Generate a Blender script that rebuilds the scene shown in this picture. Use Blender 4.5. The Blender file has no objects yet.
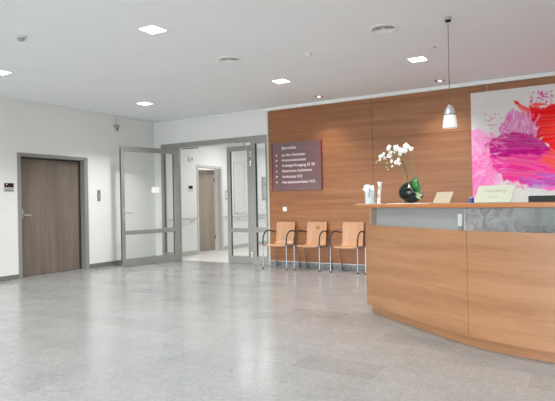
import bpy, bmesh, math, random
import numpy as np
from mathutils import Vector, Matrix
random.seed(4); rng = np.random.default_rng(7)
sc = bpy.context.scene
C = sc.collection
PI = math.pi

# ------------------------------------------------------------------ materials
def srgb(r, g, b):
    def f(c):
        c /= 255.0
        return c/12.92 if c <= .04045 else ((c+.055)/1.055)**2.4
    return (f(r), f(g), f(b), 1)

def mat(name, col, rough=.5, metal=0, spec=.5, emit=None, es=0, coat=0, noise=0, nscale=20, bump=0, trans=0):
    m = bpy.data.materials.new(name); m.use_nodes = True
    nt = m.node_tree; b = nt.nodes['Principled BSDF']
    b.inputs['Base Color'].default_value = col
    b.inputs['Roughness'].default_value = rough
    b.inputs['Metallic'].default_value = metal
    b.inputs['Specular IOR Level'].default_value = spec
    b.inputs['Coat Weight'].default_value = coat
    b.inputs['Transmission Weight'].default_value = trans
    if emit:
        b.inputs['Emission Color'].default_value = emit
        b.inputs['Emission Strength'].default_value = es
    if noise or bump:
        tc = nt.nodes.new('ShaderNodeTexCoord'); n = nt.nodes.new('ShaderNodeTexNoise')
        n.inputs['Scale'].default_value = nscale; n.inputs['Detail'].default_value = 6
        nt.links.new(tc.outputs['Object'], n.inputs['Vector'])
        if noise:
            r = nt.nodes.new('ShaderNodeValToRGB')
            r.color_ramp.elements[0].position = .3; r.color_ramp.elements[1].position = .7
            r.color_ramp.elements[0].color = tuple(c*(1-noise) for c in col[:3])+(1,)
            r.color_ramp.elements[1].color = tuple(min(1, c*(1+noise)) for c in col[:3])+(1,)
            nt.links.new(n.outputs['Fac'], r.inputs['Fac']); nt.links.new(r.outputs['Color'], b.inputs['Base Color'])
        if bump:
            bp = nt.nodes.new('ShaderNodeBump'); bp.inputs['Strength'].default_value = bump
            bp.inputs['Distance'].default_value = .002
            nt.links.new(n.outputs['Fac'], bp.inputs['Height']); nt.links.new(bp.outputs['Normal'], b.inputs['Normal'])
    return m

def wood(name, dark, mid, light, stretch=(1.1, 1.1, 26), rough=.42, fine=5.0, coat=0):
    """laminate wood: grain stretched along the smaller coordinate factor"""
    m = mat(name, mid, rough, coat=coat); nt = m.node_tree; b = nt.nodes['Principled BSDF']
    tc = nt.nodes.new('ShaderNodeTexCoord')
    mp = nt.nodes.new('ShaderNodeMapping'); mp.inputs['Scale'].default_value = stretch
    nt.links.new(tc.outputs['Object'], mp.inputs['Vector'])
    n1 = nt.nodes.new('ShaderNodeTexNoise'); n1.inputs['Scale'].default_value = .55; n1.inputs['Detail'].default_value = 5
    n1.inputs['Distortion'].default_value = .5
    n2 = nt.nodes.new('ShaderNodeTexNoise'); n2.inputs['Scale'].default_value = fine; n2.inputs['Detail'].default_value = 7
    n2.inputs['Roughness'].default_value = .65
    nt.links.new(mp.outputs[0], n1.inputs['Vector']); nt.links.new(mp.outputs[0], n2.inputs['Vector'])
    mx = nt.nodes.new('ShaderNodeMath'); mx.operation = 'MULTIPLY_ADD'; mx.inputs[1].default_value = .45
    nt.links.new(n2.outputs['Fac'], mx.inputs[0])
    m2 = nt.nodes.new('ShaderNodeMath'); m2.operation = 'MULTIPLY'; m2.inputs[1].default_value = .55
    nt.links.new(n1.outputs['Fac'], m2.inputs[0]); nt.links.new(m2.outputs[0], mx.inputs[2])
    r = nt.nodes.new('ShaderNodeValToRGB'); e = r.color_ramp.elements
    e[0].position = .34; e[0].color = dark; e[1].position = .66; e[1].color = light
    k = e.new(.5); k.color = mid
    nt.links.new(mx.outputs[0], r.inputs['Fac']); nt.links.new(r.outputs['Color'], b.inputs['Base Color'])
    return m

M = {}
M['wall'] = mat('white_paint', (.80, .805, .785, 1), .85, noise=.012, nscale=3, bump=.05)
M['ceil'] = mat('ceiling_paint', (.87, .90, .92, 1), .9, noise=.01, nscale=2)
M['trimwhite'] = mat('white_trim', (.85, .86, .85, 1), .5)
M['frame'] = mat('grey_lacquered_metal', srgb(154, 154, 149), .38, metal=.25, noise=.03, nscale=8)
M['leaf'] = mat('satin_grey_metal', srgb(156, 157, 152), .32, metal=.4, noise=.03, nscale=8)
M['seal'] = mat('dark_rubber_seal', (.03, .03, .03, 1), .6)
M['chrome'] = mat('chrome', (.75, .76, .78, 1), .16, metal=1)
M['chromeleg'] = mat('chrome_tube', (.42, .45, .50, 1), .28, metal=1)
M['steel'] = mat('brushed_steel', (.55, .55, .54, 1), .35, metal=.9)
M['black'] = mat('black_plastic', (.012, .012, .013, 1), .5, spec=.25)
M['armblack'] = mat('black_arm_sleeve', (.03, .033, .04, 1), .45)
M['whiteplastic'] = mat('white_plastic', (.82, .82, .80, 1), .4)
M['greyplastic'] = mat('grey_plastic', (.35, .35, .35, 1), .5)
M['darkgrey'] = mat('dark_grey', (.11, .11, .11, 1), .5)
M['door'] = wood('grey_brown_door_veneer', srgb(104, 94, 85), srgb(119, 108, 97), srgb(133, 121, 110), (14, 14, .8), .45, 4)
M['door2'] = wood('taupe_door_veneer', srgb(150, 136, 124), srgb(163, 149, 138), srgb(174, 161, 150), (14, 14, .8), .5, 4)
M['clad'] = wood('cherry_laminate', srgb(130, 81, 46), srgb(150, 98, 60), srgb(166, 115, 75), (1.0, 1.0, 24), .45)
M['desk'] = wood('pale_cherry_laminate', srgb(134, 93, 62), srgb(149, 107, 74), srgb(160, 119, 86), (1.3, 1.3, 22), .42)
M['edge'] = wood('orange_beech_edge', srgb(156, 98, 54), srgb(167, 109, 62), srgb(176, 120, 74), (1.3, 1.3, 22), .4)
M['ply'] = wood('beech_plywood', srgb(178, 132, 98), srgb(190, 146, 111), srgb(202, 160, 126), (12, 3, 1.2), .3, 3, coat=.3)
M['skirt'] = mat('grey_terrazzo_skirting', srgb(118, 118, 112), .45, noise=.35, nscale=35)
M['plinth'] = mat('dark_terrazzo_plinth', srgb(120, 122, 120), .4, noise=.45, nscale=22)
M['backing'] = mat('dark_joint', (.10, .055, .035, 1), .8)

# floor: large terrazzo slabs in running bond
def floor_mat(name, base, tint=1.0):
    m = mat(name, base, .2, spec=.9); nt = m.node_tree; b = nt.nodes['Principled BSDF']; L = nt.links
    tc = nt.nodes.new('ShaderNodeTexCoord')
    br = nt.nodes.new('ShaderNodeTexBrick')
    mp = nt.nodes.new('ShaderNodeMapping'); mp.inputs['Location'].default_value = (.05, .06, 0)
    L.new(tc.outputs['Object'], mp.inputs['Vector']); L.new(mp.outputs[0], br.inputs['Vector'])
    br.inputs['Scale'].default_value = 1; br.inputs['Brick Width'].default_value = .62; br.inputs['Row Height'].default_value = .31
    br.inputs['Mortar Size'].default_value = .0012; br.inputs['Mortar Smooth'].default_value = .1
    br.offset = .5; br.offset_frequency = 2; br.squash = 1
    br.inputs['Color1'].default_value = (.74, .745, .75, 1); br.inputs['Color2'].default_value = (1.10, 1.10, 1.10, 1)
    br.inputs['Mortar'].default_value = (.80, .80, .80, 1); br.inputs['Bias'].default_value = .55
    n1 = nt.nodes.new('ShaderNodeTexNoise'); n1.inputs['Scale'].default_value = 3.2; n1.inputs['Detail'].default_value = 8; n1.inputs['Roughness'].default_value = .62
    n2 = nt.nodes.new('ShaderNodeTexNoise'); n2.inputs['Scale'].default_value = 26; n2.inputs['Detail'].default_value = 9; n2.inputs['Distortion'].default_value = 1.2; n2.inputs['Roughness'].default_value = .75
    vo = nt.nodes.new('ShaderNodeTexVoronoi'); vo.inputs['Scale'].default_value = 75
    for n in (n1, n2, vo): L.new(tc.outputs['Object'], n.inputs['Vector'])
    r1 = nt.nodes.new('ShaderNodeValToRGB'); e = r1.color_ramp.elements
    e[0].position = .3; e[0].color = (.93, .935, .935, 1); e[1].position = .7; e[1].color = (1.06, 1.06, 1.05, 1)
    L.new(n1.outputs['Fac'], r1.inputs['Fac'])
    r2 = nt.nodes.new('ShaderNodeValToRGB'); e = r2.color_ramp.elements
    e[0].position = .33; e[0].color = (.80, .81, .82, 1); e[1].position = .66; e[1].color = (1.11, 1.11, 1.10, 1)
    L.new(n2.outputs['Fac'], r2.inputs['Fac'])
    r3 = nt.nodes.new('ShaderNodeValToRGB'); e = r3.color_ramp.elements
    e[0].position = .0; e[0].color = (.9, .9, .9, 1); e[1].position = 1; e[1].color = (1.06, 1.06, 1.06, 1)
    L.new(vo.outputs['Color'], r3.inputs['Fac'])
    cur = None
    rgb = nt.nodes.new('ShaderNodeRGB'); rgb.outputs[0].default_value = base; cur = rgb.outputs[0]
    for src in (br.outputs['Color'], r1.outputs['Color'], r2.outputs['Color'], r3.outputs['Color']):
        mx = nt.nodes.new('ShaderNodeMix'); mx.data_type = 'RGBA'; mx.blend_type = 'MULTIPLY'; mx.inputs['Factor'].default_value = 1
        L.new(cur, mx.inputs['A']); L.new(src, mx.inputs['B']); cur = mx.outputs['Result']
    L.new(cur, b.inputs['Base Color'])
    rr = nt.nodes.new('ShaderNodeMapRange'); rr.inputs['To Min'].default_value = .12; rr.inputs['To Max'].default_value = .30
    L.new(n1.outputs['Fac'], rr.inputs['Value']); L.new(rr.outputs[0], b.inputs['Roughness'])
    return m
M['floor'] = floor_mat('grey_terrazzo_slabs', srgb(143, 144, 143))
M['floor2'] = mat('pale_linoleum', srgb(226, 224, 217), .3, noise=.02, nscale=10)

def glass_mat(name, tint=(.93, .97, .95, 1), haze=.04, hazecol=(.8, .85, .83, 1), gl=.08, rough=.03, grad=None):
    """thin pane: mostly straight-through, a little gloss and surface haze"""
    m = bpy.data.materials.new(name); m.use_nodes = True; nt = m.node_tree; nt.nodes.clear(); L = nt.links
    o = nt.nodes.new('ShaderNodeOutputMaterial'); t = nt.nodes.new('ShaderNodeBsdfTransparent'); t.inputs[0].default_value = tint
    g = nt.nodes.new('ShaderNodeBsdfGlossy'); g.inputs['Roughness'].default_value = rough; g.inputs[0].default_value = (1, 1, 1, 1)
    d = nt.nodes.new('ShaderNodeBsdfDiffuse'); d.inputs[0].default_value = hazecol
    tr = nt.nodes.new('ShaderNodeBsdfTranslucent'); tr.inputs[0].default_value = hazecol
    m0 = nt.nodes.new('ShaderNodeMixShader'); m0.inputs[0].default_value = .35; L.new(d.outputs[0], m0.inputs[1]); L.new(tr.outputs[0], m0.inputs[2])
    m1 = nt.nodes.new('ShaderNodeMixShader'); m1.inputs[0].default_value = haze; L.new(t.outputs[0], m1.inputs[1]); L.new(m0.outputs[0], m1.inputs[2])
    lw = nt.nodes.new('ShaderNodeLayerWeight'); lw.inputs['Blend'].default_value = .5
    pw = nt.nodes.new('ShaderNodeMath'); pw.operation = 'POWER'; pw.inputs[1].default_value = 4; L.new(lw.outputs['Facing'], pw.inputs[0])
    ad = nt.nodes.new('ShaderNodeMath'); ad.operation = 'MULTIPLY_ADD'; ad.inputs[1].default_value = .6; ad.inputs[2].default_value = gl+.02; L.new(pw.outputs[0], ad.inputs[0])
    m2 = nt.nodes.new('ShaderNodeMixShader'); L.new(ad.outputs[0], m2.inputs[0]); L.new(m1.outputs[0], m2.inputs[1]); L.new(g.outputs[0], m2.inputs[2])
    L.new(m2.outputs[0], o.inputs[0])
    if grad:   # etched mottling, plus haze fading along x as painted reflection and dim interior
        tc = nt.nodes.new('ShaderNodeTexCoord'); n = nt.nodes.new('ShaderNodeTexNoise'); n.inputs['Scale'].default_value = 9; n.inputs['Detail'].default_value = 8
        n.inputs['Distortion'].default_value = .8; n.inputs['Roughness'].default_value = .7
        L.new(tc.outputs['Object'], n.inputs['Vector'])
        sp = nt.nodes.new('ShaderNodeSeparateXYZ'); L.new(tc.outputs['Object'], sp.inputs[0])
        mr = nt.nodes.new('ShaderNodeMapRange'); mr.inputs['From Min'].default_value = grad[0]; mr.inputs['From Max'].default_value = grad[1]
        mr.inputs['To Min'].default_value = .85; mr.inputs['To Max'].default_value = .1; L.new(sp.outputs['X'], mr.inputs['Value'])
        n2 = nt.nodes.new('ShaderNodeMapRange'); n2.inputs['From Min'].default_value = .35; n2.inputs['From Max'].default_value = .6
        n2.inputs['To Min'].default_value = .35; n2.inputs['To Max'].default_value = 1; L.new(n.outputs['Fac'], n2.inputs['Value'])
        mu = nt.nodes.new('ShaderNodeMath'); mu.operation = 'MULTIPLY'; L.new(mr.outputs[0], mu.inputs[0]); L.new(n2.outputs[0], mu.inputs[1])
        L.new(mu.outputs[0], m1.inputs[0])
    return m
M['glass'] = glass_mat('clear_glass', (.998, 1, .999, 1), haze=.025, gl=-.01)
M['clear'] = glass_mat('clear_edge_glass', (.90, .94, .92, 1), haze=.05)
M['frost'] = glass_mat('frosted_glass', haze=.86, hazecol=(.38, .385, .38, 1), gl=.03, rough=.25)
M['etched'] = glass_mat('etched_glass', haze=.5, hazecol=(.45, .445, .45, 1), gl=.0, rough=.15, grad=(-.62, -.25))
M['acrylic'] = glass_mat('clear_acrylic', (.93, .96, .98, 1), haze=.18, gl=.1)

# ------------------------------------------------------------------ mesh helpers
class MB:
    def __init__(s): s.bm = bmesh.new()
    def box(s, a, b, rot=None, at=None):
        x0, y0, z0 = a; x1, y1, z1 = b
        vs = [s.bm.verts.new(p) for p in ((x0,y0,z0),(x1,y0,z0),(x1,y1,z0),(x0,y1,z0),(x0,y0,z1),(x1,y0,z1),(x1,y1,z1),(x0,y1,z1))]
        for f in ((0,3,2,1),(4,5,6,7),(0,1,5,4),(1,2,6,5),(2,3,7,6),(3,0,4,7)): s.bm.faces.new([vs[i] for i in f])
        if rot is not None: bmesh.ops.transform(s.bm, matrix=rot, verts=vs)
        return s
    def tube(s, pts, r, n=10, caps=True):
        pts = [Vector(p) for p in pts]; rr = r if isinstance(r, (list, tuple)) else [r]*len(pts)
        prev = None; rings = []
        ref = None
        for i, p in enumerate(pts):
            t = (pts[min(i+1, len(pts)-1)] - pts[max(i-1, 0)]).normalized()
            if ref is None:
                ref = Vector((0, 0, 1)) if abs(t.z) < .9 else Vector((1, 0, 0))
            u = (ref - t*ref.dot(t)).normalized(); v = t.cross(u); ref = u
            rings.append([s.bm.verts.new(p + (u*math.cos(2*PI*k/n) + v*math.sin(2*PI*k/n))*rr[i]) for k in range(n)])
        for a, b in zip(rings, rings[1:]):
            for k in range(n): s.bm.faces.new((a[k], a[(k+1)%n], b[(k+1)%n], b[k]))
        if caps: s.bm.faces.new(rings[0][::-1]); s.bm.faces.new(rings[-1])
        return s
    def lathe(s, prof, n=32, c=(0, 0, 0), squash=1):
        rings = []
        for r, z in prof:
            if r < 1e-5: rings.append([s.bm.verts.new((c[0], c[1], c[2]+z))])
            else: rings.append([s.bm.verts.new((c[0]+r*math.cos(2*PI*k/n), c[1]+r*squash*math.sin(2*PI*k/n), c[2]+z)) for k in range(n)])
        for a, b in zip(rings, rings[1:]):
            for k in range(n):
                k2 = (k+1)%n
                if len(a) == 1 and len(b) == 1: continue
                if len(a) == 1: s.bm.faces.new((a[0], b[k2], b[k]))
                elif len(b) == 1: s.bm.faces.new((a[k], a[k2], b[0]))
                else: s.bm.faces.new((a[k], a[k2], b[k2], b[k]))
        return s
    def prism(s, poly, z0, z1):
        lo = [s.bm.verts.new((x, y, z0)) for x, y in poly]; hi = [s.bm.verts.new((x, y, z1)) for x, y in poly]
        s.bm.faces.new(lo[::-1]); s.bm.faces.new(hi); n = len(poly)
        for i in range(n): s.bm.faces.new((lo[i], lo[(i+1)%n], hi[(i+1)%n], hi[i]))
        return s
    def band(s, outer, inner, z0, z1):
        """solid strip between two polylines of equal length"""
        n = len(outer); V = [[s.bm.verts.new((p[0], p[1], z)) for p in L] for L in (outer, inner) for z in (z0, z1)]
        ol, oh, il, ih = V
        for i in range(n-1):
            s.bm.faces.new((ol[i], ol[i+1], oh[i+1], oh[i])); s.bm.faces.new((il[i+1], il[i], ih[i], ih[i+1]))
            s.bm.faces.new((oh[i], oh[i+1], ih[i+1], ih[i])); s.bm.faces.new((ol[i+1], ol[i], il[i], il[i+1]))
        s.bm.faces.new((ol[0], oh[0], ih[0], il[0])); s.bm.faces.new((ol[-1], il[-1], ih[-1], oh[-1]))
        return s
    def build(s, name, m, parent=None, smooth=False, bevel=0, loc=None, seg=2, sub=0):
        bmesh.ops.recalc_face_normals(s.bm, faces=s.bm.faces)
        me = bpy.data.meshes.new(name); s.bm.to_mesh(me); s.bm.free()
        o = bpy.data.objects.new(name, me); C.objects.link(o)
        me.materials.append(m)
        if smooth:
            me.polygons.foreach_set('use_smooth', [True]*len(me.polygons))
            me.set_sharp_from_angle(angle=math.radians(40))
        if bevel:
            b = o.modifiers.new('bevel', 'BEVEL'); b.width = bevel; b.segments = seg; b.limit_method = 'ANGLE'
        if sub:
            b = o.modifiers.new('sub', 'SUBSURF'); b.levels = sub; b.render_levels = sub
        if parent: o.parent = parent
        if loc: o.location = loc
        return o

def tag(o, label=None, cat=None, group=None, kind=None):
    if label: o['label'] = label
    if cat: o['category'] = cat
    if group: o['group'] = group
    if kind: o['kind'] = kind
    return o
def thing(name, label, cat, loc, rz=0, group=None, kind=None):
    o = bpy.data.objects.new(name, None); C.objects.link(o); o.location = loc; o.rotation_euler.z = rz
    o.empty_display_size = .1
    return tag(o, label, cat, group, kind)
def struct(o): o['kind'] = 'structure'; return o
def copy_tree(o, parent=None):
    c = o.copy(); C.objects.link(c); c.parent = parent
    for ch in list(o.children): copy_tree(ch, c)
    return c
def text(name, s, size, m, parent, loc, rot=(PI/2, 0, 0), ext=.0006, width=1.0):
    cu = bpy.data.curves.new(name, 'FONT'); cu.body = s; cu.size = size; cu.extrude = ext
    t = bpy.data.objects.new(name, cu); C.objects.link(t)
    bpy.context.view_layer.update()
    me = bpy.data.meshes.new_from_object(t.evaluated_get(bpy.context.evaluated_depsgraph_get()))
    bpy.data.objects.remove(t); me.name = name
    o = bpy.data.objects.new(name, me); C.objects.link(o); me.materials.clear(); me.materials.append(m)
    o.parent = parent; o.location = loc; o.rotation_euler = rot; o.scale = (width, 1, 1)
    return o

# ------------------------------------------------------------------ the setting
XL, YB, ZC = -8.287, 8.634, 3.013
XR, YF = 3.4, -4.2
EX, RR = -12.0, .23                     # outer extent
struct(MB().box((XL-.25, YF-.2, -.1), (XR+.2, YB+.02, 0)).build('floor', M['floor']))
struct(MB().box((XL-.25, YF-.2, ZC), (XR+.2, YB+.2, ZC+.15)).build('ceiling', M['ceil']))
# left wall with the door opening y 5.45..6.75, z 0..2.08
b = MB()
b.box((XL-.25, YF-.2, 0), (XL, 5.44, ZC)); b.box((XL-.25, 6.76, 0), (XL, YB+.2, ZC)); b.box((XL-.25, 5.44, 2.085), (XL, 6.76, ZC))
wl = struct(b.build('wall_left', M['wall']))
# back wall: short piece left of the glazed front, and the strip above it
b = MB()
b.box((XL, YB+.006, 0), (-8.08, YB+.2, ZC)); b.box((-8.08, YB+.006, 2.51), (-5.335, YB+.2, ZC))
b.box((-5.335, YB+.03, 0), (XR, YB+.2, ZC))
struct(b.build('wall_back', M['wall']))
struct(MB().box((XR, YF-.2, 0), (XR+.2, YB+.2, ZC)).build('wall_right', M['wall']))
# front wall (behind the camera) with four tall windows
b = MB(); xs = [-7.3, -4.9, -4.5, -2.1, -1.7, .7, 1.1, 3.1]
edges = [XL] + xs + [XR]
for i in range(0, len(edges), 2): b.box((edges[i], YF-.2, 0), (edges[i+1], YF, ZC))
for i in range(0, 8, 2): b.box((xs[i], YF-.2, 0), (xs[i+1], YF, .35)); b.box((xs[i], YF-.2, 2.75), (xs[i+1], YF, ZC))
struct(b.build('wall_front', M['wall']))
for i in range(0, 8, 2):
    f = MB(); x0, x1 = xs[i], xs[i+1]
    f.box((x0, YF-.14, .35), (x0+.06, YF-.06, 2.75)); f.box((x1-.06, YF-.14, .35), (x1, YF-.06, 2.75))
    f.box((x0+.06, YF-.14, .35), (x1-.06, YF-.06, .41)); f.box((x0+.06, YF-.14, 2.69), (x1-.06, YF-.06, 2.75))
    f.box(((x0+x1)/2-.03, YF-.14, .41), ((x0+x1)/2+.03, YF-.06, 2.69))
    struct(f.build('window_%d' % (3+i//2), M['frame']))
# small cove where walls meet ceiling
struct(MB().box((XL, YF, ZC-.035), (XL+.025, YB, ZC)).build('trim_1', M['trimwhite'], bevel=.01))
struct(MB().box((XL+.025, YB-.02, ZC-.035), (-5.335, YB+.006, ZC)).build('trim_2', M['trimwhite'], bevel=.008))
struct(MB().box((-5.335, YB-.035, ZC-.055), (XR, YB+.03, ZC)).build('trim_3', M['trimwhite']))
# skirting, left wall
struct(MB().box((XL, YF, 0), (XL+.014, 5.385, .075)).build('baseboard_left', M['skirt'], bevel=.003))
struct(MB().box((XL, 6.83, 0), (XL+.014, YB, .085)).build('baseboard_left', M['skirt'], bevel=.003))

# wood cladding of the back wall
cl = struct(MB().box((-5.31, YB+.018, .085), (XR, YB+.03, ZC-.055)).build('wall_back_wood', M['backing']))
sx = [-5.31, -3.21, -1.11, .99, XR]
for x0, x1 in zip(sx, sx[1:]):
    for z0, z1 in ((.087, 2.265), (2.269, ZC-.057)):
        MB().box((x0+.0025, YB, z0), (x1-.0025, YB+.018, z1)).build('cladding_panel', M['clad'], cl)
struct(MB().box((-5.335, YB-.012, 0), (-5.31, YB+.03, ZC-.055)).build('trim_4', mat('pale_green_edge_profile', srgb(205, 210, 192), .5)))
struct(MB().box((-5.31, YB-.004, .078), (XR, YB+.03, .087)).build('trim_5', mat('light_aluminium_strip', (.75, .78, .82, 1), .35, metal=.3)))
struct(MB().box((-5.31, YB+.012, 0), (XR, YB+.03, .078)).build('baseboard_back', M['plinth']))

# ------------------------------------------------------------------ door_1: left wall wood door
d1 = struct(MB().box((XL-.17, 5.49, .006), (XL-.127, 6.71, 2.07)).build('door_1', M['door']))
b = MB()
b.box((XL-.19, 5.385, 0), (XL+.012, 5.45, 2.125)); b.box((XL-.19, 6.75, 0), (XL+.012, 6.83, 2.125)); b.box((XL-.19, 5.45, 2.065), (XL+.012, 6.75, 2.125))
b.build('door_frame', M['frame'], d1, bevel=.004)
b = MB(); b.box((XL-.127, 5.45, 0), (XL-.115, 5.49, 2.065)); b.box((XL-.127, 6.71, 0), (XL-.115, 6.75, 2.065)); b.box((XL-.127, 5.49, 2.04), (XL-.115, 6.71, 2.065))
b.build('rebate_seal', M['seal'], d1)
h = MB(); hx = XL-.127; h.box((hx, 5.535, 1.0), (hx+.008, 5.565, 1.16)); h.tube([(hx, 5.55, 1.06), (hx+.055, 5.55, 1.06)], .010); h.tube([(hx+.05, 5.54, 1.06), (hx+.055, 5.60, 1.06), (hx+.05, 5.68, 1.06)], .010)
h.build('door_handle', mat('satin_handle', (.5, .5, .5, 1), .5, metal=.5), d1, smooth=True)
struct(MB().box((XL-.6, 5.3, -.001), (XL-.25, 6.9, 2.2)).build('wall_rear_of_door', M['darkgrey']))

# ------------------------------------------------------------------ glazed entrance front
YFm, YFb = YB-.012, YB+.068
b = MB()
b.box((-8.08, YFm, 2.40), (-5.335, YFb, 2.51))                 # head
b.box((-8.08, YFm, 0), (-8.0, YFb, 2.40)); b.box((-7.63, YFm, 0), (-7.585, YFb, 2.40))
b.box((-8.0, YFm, 0), (-7.63, YFb, .15)); b.box((-8.0, YFm, .62), (-7.63, YFb, .70)); b.box((-8.0, YFm, 2.35), (-7.63, YFb, 2.40))
b.box((-5.72, YFm, 0), (-5.62, YFb, 2.40)); b.box((-5.375, YFm, 0), (-5.335, YFb, 2.40))
b.box((-5.62, YFm, 0), (-5.375, YFb, .15)); b.box((-5.62, YFm, .625), (-5.375, YFb, .72)); b.box((-5.62, YFm, 2.36), (-5.375, YFb, 2.40))
tf = struct(b.build('trim_6', M['frame'], bevel=.003))
tf['label'] = 'grey metal frame of the glazed entrance'
for k, (x0, x1) in enumerate(((-8.0, -7.63), (-5.62, -5.375))):
    p = MB().box((x0, YB+.024, .15), (x1, YB+.032, .62)).box((x0, YB+.024, .70 if k == 0 else .72), (x1, YB+.032, 2.36))
    w = struct(p.build('window_%d' % (k+1), M['glass']))
    q = MB()
    for z0, z1 in ((.15, .62), (.70 if k == 0 else .72, 2.35)):
        q.box((x0, YFm+.012, z0), (x0+.012, YB+.024, z1)); q.box((x1-.012, YFm+.012, z0), (x1, YB+.024, z1))
    q.build('glazing_bead', M['seal'], w)

def glass_leaf(name, loc, rz, W, H, s0, s1):
    """glazed door leaf, hinge at x=0, running along +x; s0/s1 stile widths"""
    root = thing(name, None, None, loc, rz, kind='structure')
    T = .03
    b = MB(); b.box((0, -T, .006), (s0, T, H)); b.box((W-s1, -T, .006), (W, T, H))
    b.box((s0, -T, .006), (W-s1, T, .15)); b.box((s0, -T, .62), (W-s1, T, .70)); b.box((s0, -T, H-.095), (W-s1, T, H))
    b.build('leaf_frame', M['leaf'], root, bevel=.004)
    for z0, z1 in ((.15, .62), (.70, H-.095)):
        p = MB().box((s0, -.004, z0), (W-s1, .004, z1)).build('glass_pane', M['glass'], root)
        q = MB(); q.box((s0, -.018, z0), (s0+.012, -.004, z1)); q.box((W-s1-.012, -.018, z0), (W-s1, -.004, z1))
        q.build('glazing_bead', M['seal'], p)
    return root
ang = math.atan2(7.27-8.62, -7.85+7.58)
l1 = glass_leaf('door_2', (-7.58, 8.60, 0), ang, 1.377, 2.36, .115, .07)
l1['label'] = 'open glazed door leaf swung into the hall'
# local +y side of that leaf faces the corridor/camera side?  handles on both faces
for sgn in (-1, 1):
    h = MB(); h.box((1.325, min(sgn*.03, sgn*.037), .90), (1.355, max(sgn*.03, sgn*.037), 1.15))
    h.tube([(1.34, sgn*.03, 1.05), (1.34, sgn*.085, 1.05)], .010); h.tube([(1.345, sgn*.08, 1.05), (1.30, sgn*.086, 1.05), (1.17, sgn*.082, 1.05)], .010)
    h.build('door_handle', mat('satin_handle', (.5, .5, .5, 1), .5, metal=.5), l1, smooth=True)
MB().box((.485, .0045, 1.44), (.67, .006, 1.562)).build('paper_notice', mat('white_notice', (.85, .86, .85, 1), .6), l1)
for z in (.25, 1.1, 2.1): MB().tube([(-.012, 0, z), (-.012, 0, z+.1)], .016).build('hinge', M['chrome'], l1, smooth=True)
MB().box((1.377, -.012, .05), (1.381, .012, 2.3)).build('edge_seal', M['seal'], l1)
l2 = glass_leaf('door_3', (-5.725, YB+.02, 0), PI, .58, 2.335, .085, .075)
for z in (.13, 1.92, 2.10):
    h = MB(); h.tube([(.0, .035, z), (.0, .035, z+.11)], .014); h.box((-.03, .02, z+.01), (.03, .045, z+.03)); h.box((-.03, .02, z+.08), (.03, .045, z+.10))
    h.build('hinge', M['chrome'], l2, smooth=True)
cr = struct(MB().box((-7.5, YFm-.022, 2.385), (-6.1, YFm, 2.41)).build('trim_7', M['chrome']))
MB().box((-6.13, YFm-.055, 2.325), (-5.85, YFm-.0, 2.395)).build('closer_box', mat('pale_closer', (.62, .63, .63, 1), .35, metal=.3), cr, bevel=.006)
MB().tube([(-7.45, YFm-.03, 2.375), (-7.2, YFm-.03, 2.37), (-7.0, YFm-.03, 2.372)], .009).build('slide_arm', M['darkgrey'], cr)

# ------------------------------------------------------------------ corridor beyond
cx0, cx1, cy1, cz = -8.1, -5.3, 17.0, 2.75
struct(MB().box((cx0-4, YB+.02, -.1), (cx1+.2, cy1+.2, .0)).build('floor', M['floor2']))
struct(MB().box((cx0-4, YB+.2, cz), (cx1+.2, cy1+.2, cz+.1)).build('ceiling', M['ceil']))
b = MB(); t = .23
b.box((cx0-t, YB+.2, 0), (cx0, 9.90, cz)); b.box((cx0-t, 10.82, 0), (cx0, cy1, cz)); b.box((cx0-t, 9.90, 2.09), (cx0, 10.82, cz))
struct(b.build('wall_corridor_left', M['wall']))
struct(MB().box((cx1, YB+.2, 0), (cx1+.2, cy1, cz)).build('wall_corridor_right', M['wall']))
struct(MB().box((cx0-t, cy1, 0), (cx1+.2, cy1+.2, cz)).build('wall_corridor_end', M['wall']))
b = MB(); b.box((cx0-4, 9.0, 0), (cx0-3.9, 12.5, cz)); b.box((cx0-4, 8.9, 0), (cx0-t, 9.0, cz)); b.box((cx0-4, 12.5, 0), (cx0-t, 12.6, cz))
struct(b.build('wall_side_room', M['wall']))
struct(MB().box((cx0, YB+.2, 0), (cx0+.012, 9.85, .10)).build('baseboard_corridor_left', mat('pale_grey_skirting', srgb(188, 187, 181), .5)))
struct(MB().box((cx0, 10.87, 0), (cx0+.012, cy1, .10)).build('baseboard_corridor_left', bpy.data.materials['pale_grey_skirting']))
# side door, ajar into the side room
d4 = thing('door_4', None, None, (cx0-.235, 10.81, 0), math.radians(-90-17), kind='structure')
MB().box((0, -.02, .008), (.90, .02, 2.06)).build('door_slab', M['door2'], d4)
for z in (.3, 1.75): MB().tube([(-.004, .03, z), (-.004, .03, z+.1)], .012).build('hinge', M['darkgrey'], d4)
b = MB()
for (y0, y1, z0, z1) in ((9.85, 9.91, 0, 2.14), (10.81, 10.87, 0, 2.14), (9.91, 10.81, 2.08, 2.14)):
    b.box((cx0-.10, y0, z0), (cx0+.012, y1, z1))
struct(b.build('trim_8', mat('light_grey_door_frame', srgb(200, 198, 192), .45)))

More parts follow.
